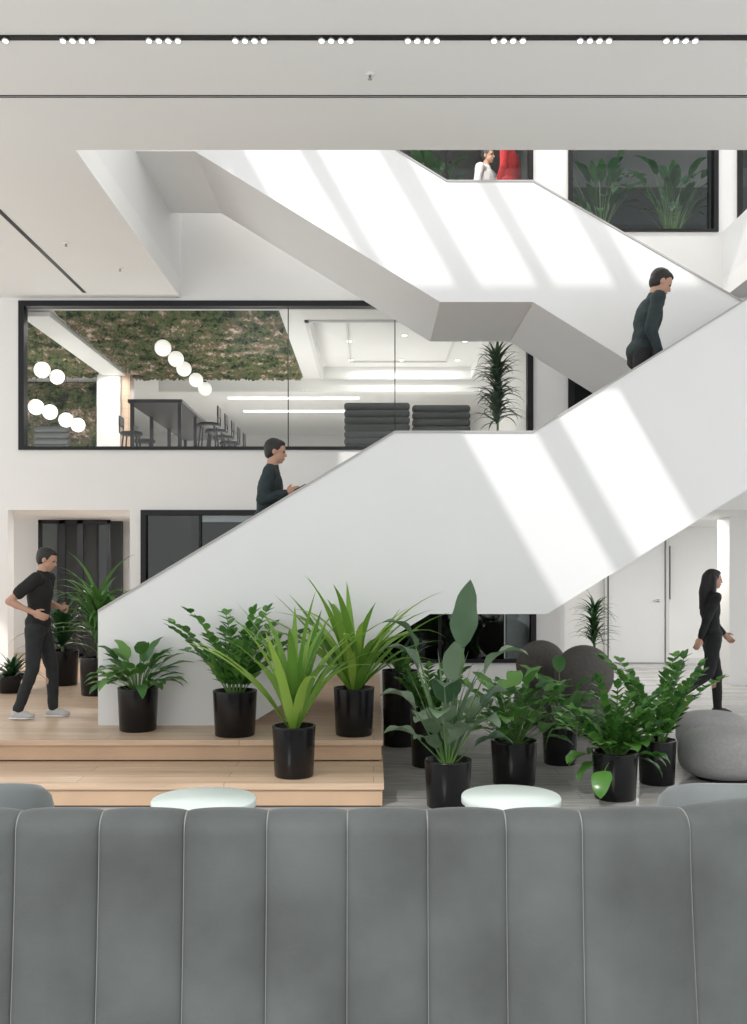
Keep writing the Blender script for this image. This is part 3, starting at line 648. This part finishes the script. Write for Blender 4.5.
def person(lab,loc,rot,height,pose,top,bottom,shoe,sleeve='long',hair='short',fem=False,face=True):
    e=thing('person',lab,'person',loc); e.rotation_euler=(0,0,rot); e.scale=(height/1.75,)*3
    P_={k:Vector(v) for k,v in pose.items() if k!='pitch'}; pitch=pose.get('pitch',0)
    sh=.165 if fem else .19; hp=.09
    ch,ne,pe,hd=P_['chest'],P_['neck'],P_['pelvis'],P_['head']
    Rt=rotdir(pe,ne)
    S={s:ne+Rt@Vector((0,s*sh,-.06)) for s in(-1,1)}
    H={s:pe+Vector((0,s*hp,-.03)) for s in(-1,1)}
    Rh=Matrix.Rotation(pitch,3,'Y')
    V=[];Fc=[]
    kf=.92 if fem else 1
    def torso(V,Fc,inf):
        ell(V,Fc,ch+Rt@Vector((0,0,-.01)),(.105*kf+inf,.155*kf+inf,.20+inf*.3),Rt)
        ell(V,Fc,(ch+pe)/2,(.092*kf+inf,.13*kf+inf,.18),Rt)
        tube(V,Fc,S[-1]+Rt@Vector((0,.02,0)),.052+inf,S[1]+Rt@Vector((0,-.02,0)),.052+inf)
    torso(V,Fc,0)
    ell(V,Fc,pe,(.105,.15,.11))
    tube(V,Fc,ne+Vector((-.005,0,-.05)),.062*kf,hd+Rh@Vector((-.015,0,-.05)),.053*kf)
    ell(V,Fc,hd+Rh@Vector((-.008,0,.025)),(.094,.075,.092),Rh); ell(V,Fc,hd+Rh@Vector((.018,0,-.035)),(.070,.060,.078),Rh)
    ell(V,Fc,hd+Rh@Vector((.055,0,-.088)),(.026,.028,.02),Rh)
    tube(V,Fc,hd+Rh@Vector((.082,0,.005)),.008,hd+Rh@Vector((.100,0,-.028)),.013,10)
    tube(V,Fc,hd+Rh@Vector((.076,-.035,.022)),.010,hd+Rh@Vector((.076,.035,.022)),.010,10)
    ell(V,Fc,hd+Rh@Vector((.082,0,-.062)),(.010,.024,.012),Rh)
    for s in(-1,1): ell(V,Fc,hd+Rh@Vector((-.008,s*.076,-.01)),(.018,.010,.031),Rh)
    for s,n_ in((-1,'r'),(1,'l')):
        el,wr=P_['el'+n_],P_['wr'+n_]; kn,an=P_['kn'+n_],P_['an'+n_]; toe=P_.get('toe'+n_,Vector((1,0,0))).normalized()
        a_=.9 if fem else 1
        tube(V,Fc,S[s],.050*a_,el,.036*a_); tube(V,Fc,el,.037*a_,wr,.025*a_); ell(V,Fc,el.lerp(wr,.3),(.040*a_,.040*a_,.07),rotdir(el,wr))
        hand(V,Fc,wr,(wr-el)if 'hd'+n_ not in P_ else P_['hd'+n_],s)
        tube(V,Fc,H[s],.085,kn,.052); tube(V,Fc,kn,.053,an,.036); ell(V,Fc,kn.lerp(an,.3)+Vector((-.015,0,0)),(.052,.05,.11),rotdir(kn,an))
        tube(V,Fc,an+Vector((0,0,-.02)),.036,an+toe*.12+Vector((0,0,-.045)),.026)
    body=remesh('body',V,Fc,M['skin'],.0065,2); par(body,e,False)
    V=[];Fc=[]; torso(V,Fc,.016)
    ell(V,Fc,pe+Vector((0,0,.03)),(.125,.168,.12))
    tube(V,Fc,ne+Vector((0,0,-.05)),.075*kf,ne+Vector((0,0,-.012)),.068*kf)
    for s,n_ in((-1,'r'),(1,'l')):
        el,wr=P_['el'+n_],P_['wr'+n_]
        if sleeve=='long': tube(V,Fc,S[s],.066,el,.052); tube(V,Fc,el,.052,el.lerp(wr,.93),.037)
        else: tube(V,Fc,S[s],.068,S[s].lerp(el,.62),.062)
    par(remesh('shirt' ,V,Fc,M[top],.009,4,.018),e,False)
    V=[];Fc=[]; ell(V,Fc,pe+Vector((0,0,-.01)),(.118,.162,.115))
    for s,n_ in((-1,'r'),(1,'l')):
        kn,an=P_['kn'+n_],P_['an'+n_]
        tube(V,Fc,H[s],.098,kn,.066); tube(V,Fc,kn,.066,kn.lerp(an,.95),.052)
    par(remesh('trousers',V,Fc,M[bottom],.009,4,.018),e,False)
    for s,n_ in((-1,'r'),(1,'l')):
        an=P_['an'+n_]; toe=P_.get('toe'+n_,Vector((1,0,0))).normalized(); dn=Vector((toe.z,0,-toe.x)) if abs(toe.z)>.05 else Vector((0,0,-1))
        V=[];Fc=[]
        R3=Matrix((toe,Vector((0,1,0)),-dn)).transposed()
        hl=an+dn*.035-toe*.03
        ell(V,Fc,hl,(.045,.04,.045),R3); ell(V,Fc,hl+toe*.075-dn*.0,(.09,.043,.042),R3); ell(V,Fc,hl+toe*.15+dn*.012,(.055,.047,.030),R3); tube(V,Fc,hl,.04,an,.045)
        sh_=remesh('shoe',V,Fc,M[shoe],.008,2); par(sh_,e,False)
        V=[];Fc=[]; ell(V,Fc,hl+toe*.07+dn*.036,(.135,.048,.012),R3)
        so=mesh('sole',V,Fc,M['sole' if shoe=='sneaker' else 'shoe'],True); so.parent=sh_
    V=[];Fc=[]
    ell(V,Fc,hd+Rh@Vector((-.024,0,.036)),(.098,.084,.090),Rh); ell(V,Fc,hd+Rh@Vector((-.045,0,0)),(.068,.076,.088),Rh)
    ell(V,Fc,hd+Rh@Vector((.015,0,.078)),(.066,.060,.038),Rh)
    if hair=='long':
        tube(V,Fc,hd+Vector((-.05,0,.02)),.085,hd+Vector((-.10,0,-.16)),.075); tube(V,Fc,hd+Vector((-.1,0,-.16)),.075,hd+Vector((-.13,0,-.34)),.04)
        for s in(-1,1): tube(V,Fc,hd+Vector((-.02,s*.065,.02)),.035,hd+Vector((-.03,s*.085,-.2)),.03)
    par(remesh('hair',V,Fc,M['hair'],.008,2,.012),e,False)
    for s in(-1,1):
        V=[];Fc=[]; ell(V,Fc,hd+Rh@Vector((.0795,s*.030,.002)),(.009,.013,.007),Rh,12,8); par(mesh('eye',V,Fc,M['eye'],True),e,False)
    V=[];Fc=[]; ell(V,Fc,hd+Rh@Vector((.0895,0,-.062)),(.005,.022,.007),Rh,12,8); par(mesh('mouth',V,Fc,M['lip'],True),e,False)
    return e
poseA=dict(pelvis=(0,0,.94),chest=(.02,0,1.27),neck=(.05,0,1.475),head=(.095,0,1.61),pitch=.35,
 elr=(-.20,-.25,1.19),wrr=(.04,-.24,1.08),ell=(-.01,.24,1.17),wrl=(.19,.12,1.12),knr=(-.02,-.1,.5),anr=(-.17,-.1,.085),knl=(.11,.1,.5),anl=(.12,.1,.08))
A=person('person in black t-shirt and dark trousers looking at phone while walking',(WX(38,8.92),8.92,P),.0,1.62,poseA,'black','trouser','sneaker','short')
poseB=dict(pelvis=(-.02,0,.95),chest=(.02,0,1.28),neck=(.04,0,1.48),head=(.075,0,1.625),pitch=.15,
 elr=(-.03,-.24,1.15),wrr=(.19,-.17,1.22),ell=(.02,.24,1.15),wrl=(.22,.12,1.22),knr=(.22,-.1,.62),anr=(.22,-.1,.255),knl=(.03,.1,.5),anl=(-.04,.1,.085))
B=person('person in dark teal long-sleeved top climbing stairs holding phone',(WX(268,9.3),9.3,P+r1*5),.0,1.81,poseB,'teal','black','shoe')
poseC=dict(pelvis=(-.04,0,.94),chest=(.03,0,1.27),neck=(.08,0,1.455),head=(.145,0,1.585),pitch=.5,
 elr=(-.02,-.24,1.12),wrr=(.08,-.20,.88),ell=(.06,.22,1.08),wrl=(.22,.18,.92),knr=(-.03,-.1,.5),anr=(-.08,-.1,.085),knl=(.18,.1,.62),anl=(.2,.1,.255))
iC=int((WX(640,8.9)-XBb)/run2)
Cc=person('person in dark teal jacket looking down while climbing stairs',(XBb+run2*(iC+1.02),8.92,ZL+r2*(iC+2)),.0,1.83,poseC,'teal','black','shoe')
poseD=dict(pelvis=(0,0,.95),chest=(-.01,0,1.28),neck=(0,0,1.48),head=(.03,0,1.63),pitch=.05,
 elr=(-.12,-.21,1.17),wrr=(-.20,-.2,.94),ell=(.06,.2,1.15),wrl=(.22,.17,.97),knr=(-.06,-.1,.52),anr=(-.38,-.1,.28),toer=(.45,0,-.9),knl=(.10,.09,.5),anl=(.11,.09,.08))
Dd=person('person with long black hair in black clothes walking',(WX(711,11.4),11.4,0),.0,1.76,poseD,'black','black','shoe','long','long',True)
poseS=dict(pelvis=(0,0,.95),chest=(0,0,1.28),neck=(0,0,1.48),head=(.03,0,1.63),pitch=.05,
 elr=(-.02,-.24,1.15),wrr=(.12,-.2,.98),ell=(.0,.24,1.15),wrl=(.1,.2,.95),knr=(.02,-.1,.5),anr=(0,-.1,.08),knl=(.02,.1,.5),anl=(0,.1,.08))
person('person in white shirt standing behind upper window',(WX(486,14.3),14.3,z232-.06),-.6,1.85,poseS,'white_cloth','black','shoe')
person('person in red top standing behind upper window',(WX(510,13.5),13.5,z232-.06),2.6,1.76,poseS,'red_cloth','black','shoe')
def phone(x,y,z,rot):
    e=thing('phone','dark mobile phone held in a hand','phone',(x,y,z)); e.rotation_euler=rot
    par(box('phone_case',-.07,.07,-.036,.036,-.004,.004,M['dark'],.003,2),e,False); par(box('screen',-.065,.065,-.033,.033,.004,.0048,M['screen']),e,False)
k=1.62/1.75; phone(A.location.x+.30*k,A.location.y+.075*k,A.location.z+1.115*k,(0,-.4,0))
k=1.81/1.75; phone(B.location.x+.31*k,B.location.y-.13*k,B.location.z+1.27*k,(0,-.5,0))
# ---------------------------------------------------------------- light
w=bpy.data.worlds.new('world'); C.scene.world=w; w.use_nodes=True
w.node_tree.nodes['Background'].inputs[0].default_value=(.985,.995,1,1); w.node_tree.nodes['Background'].inputs[1].default_value=1.5
l=bpy.data.lights.new('sun','SUN'); l.energy=1.9; l.angle=.016; l.color=(1,.98,.95)
so=link(bpy.data.objects.new('sun',l)); so.rotation_euler=Vector((.57,KS,-1)).to_track_quat('-Z','Y').to_euler()
cam=bpy.data.cameras.new('camera'); cam.sensor_fit='VERTICAL'; cam.sensor_height=36; cam.lens=36*F/1024; cam.shift_y=(HY-512)/1024; cam.clip_end=200
co=link(bpy.data.objects.new('camera',cam)); co.location=(0,0,CZ); co.rotation_euler=(math.pi/2,0,0); C.scene.camera=co
C.scene.view_settings.view_transform='Standard'; C.scene.view_settings.look='None'
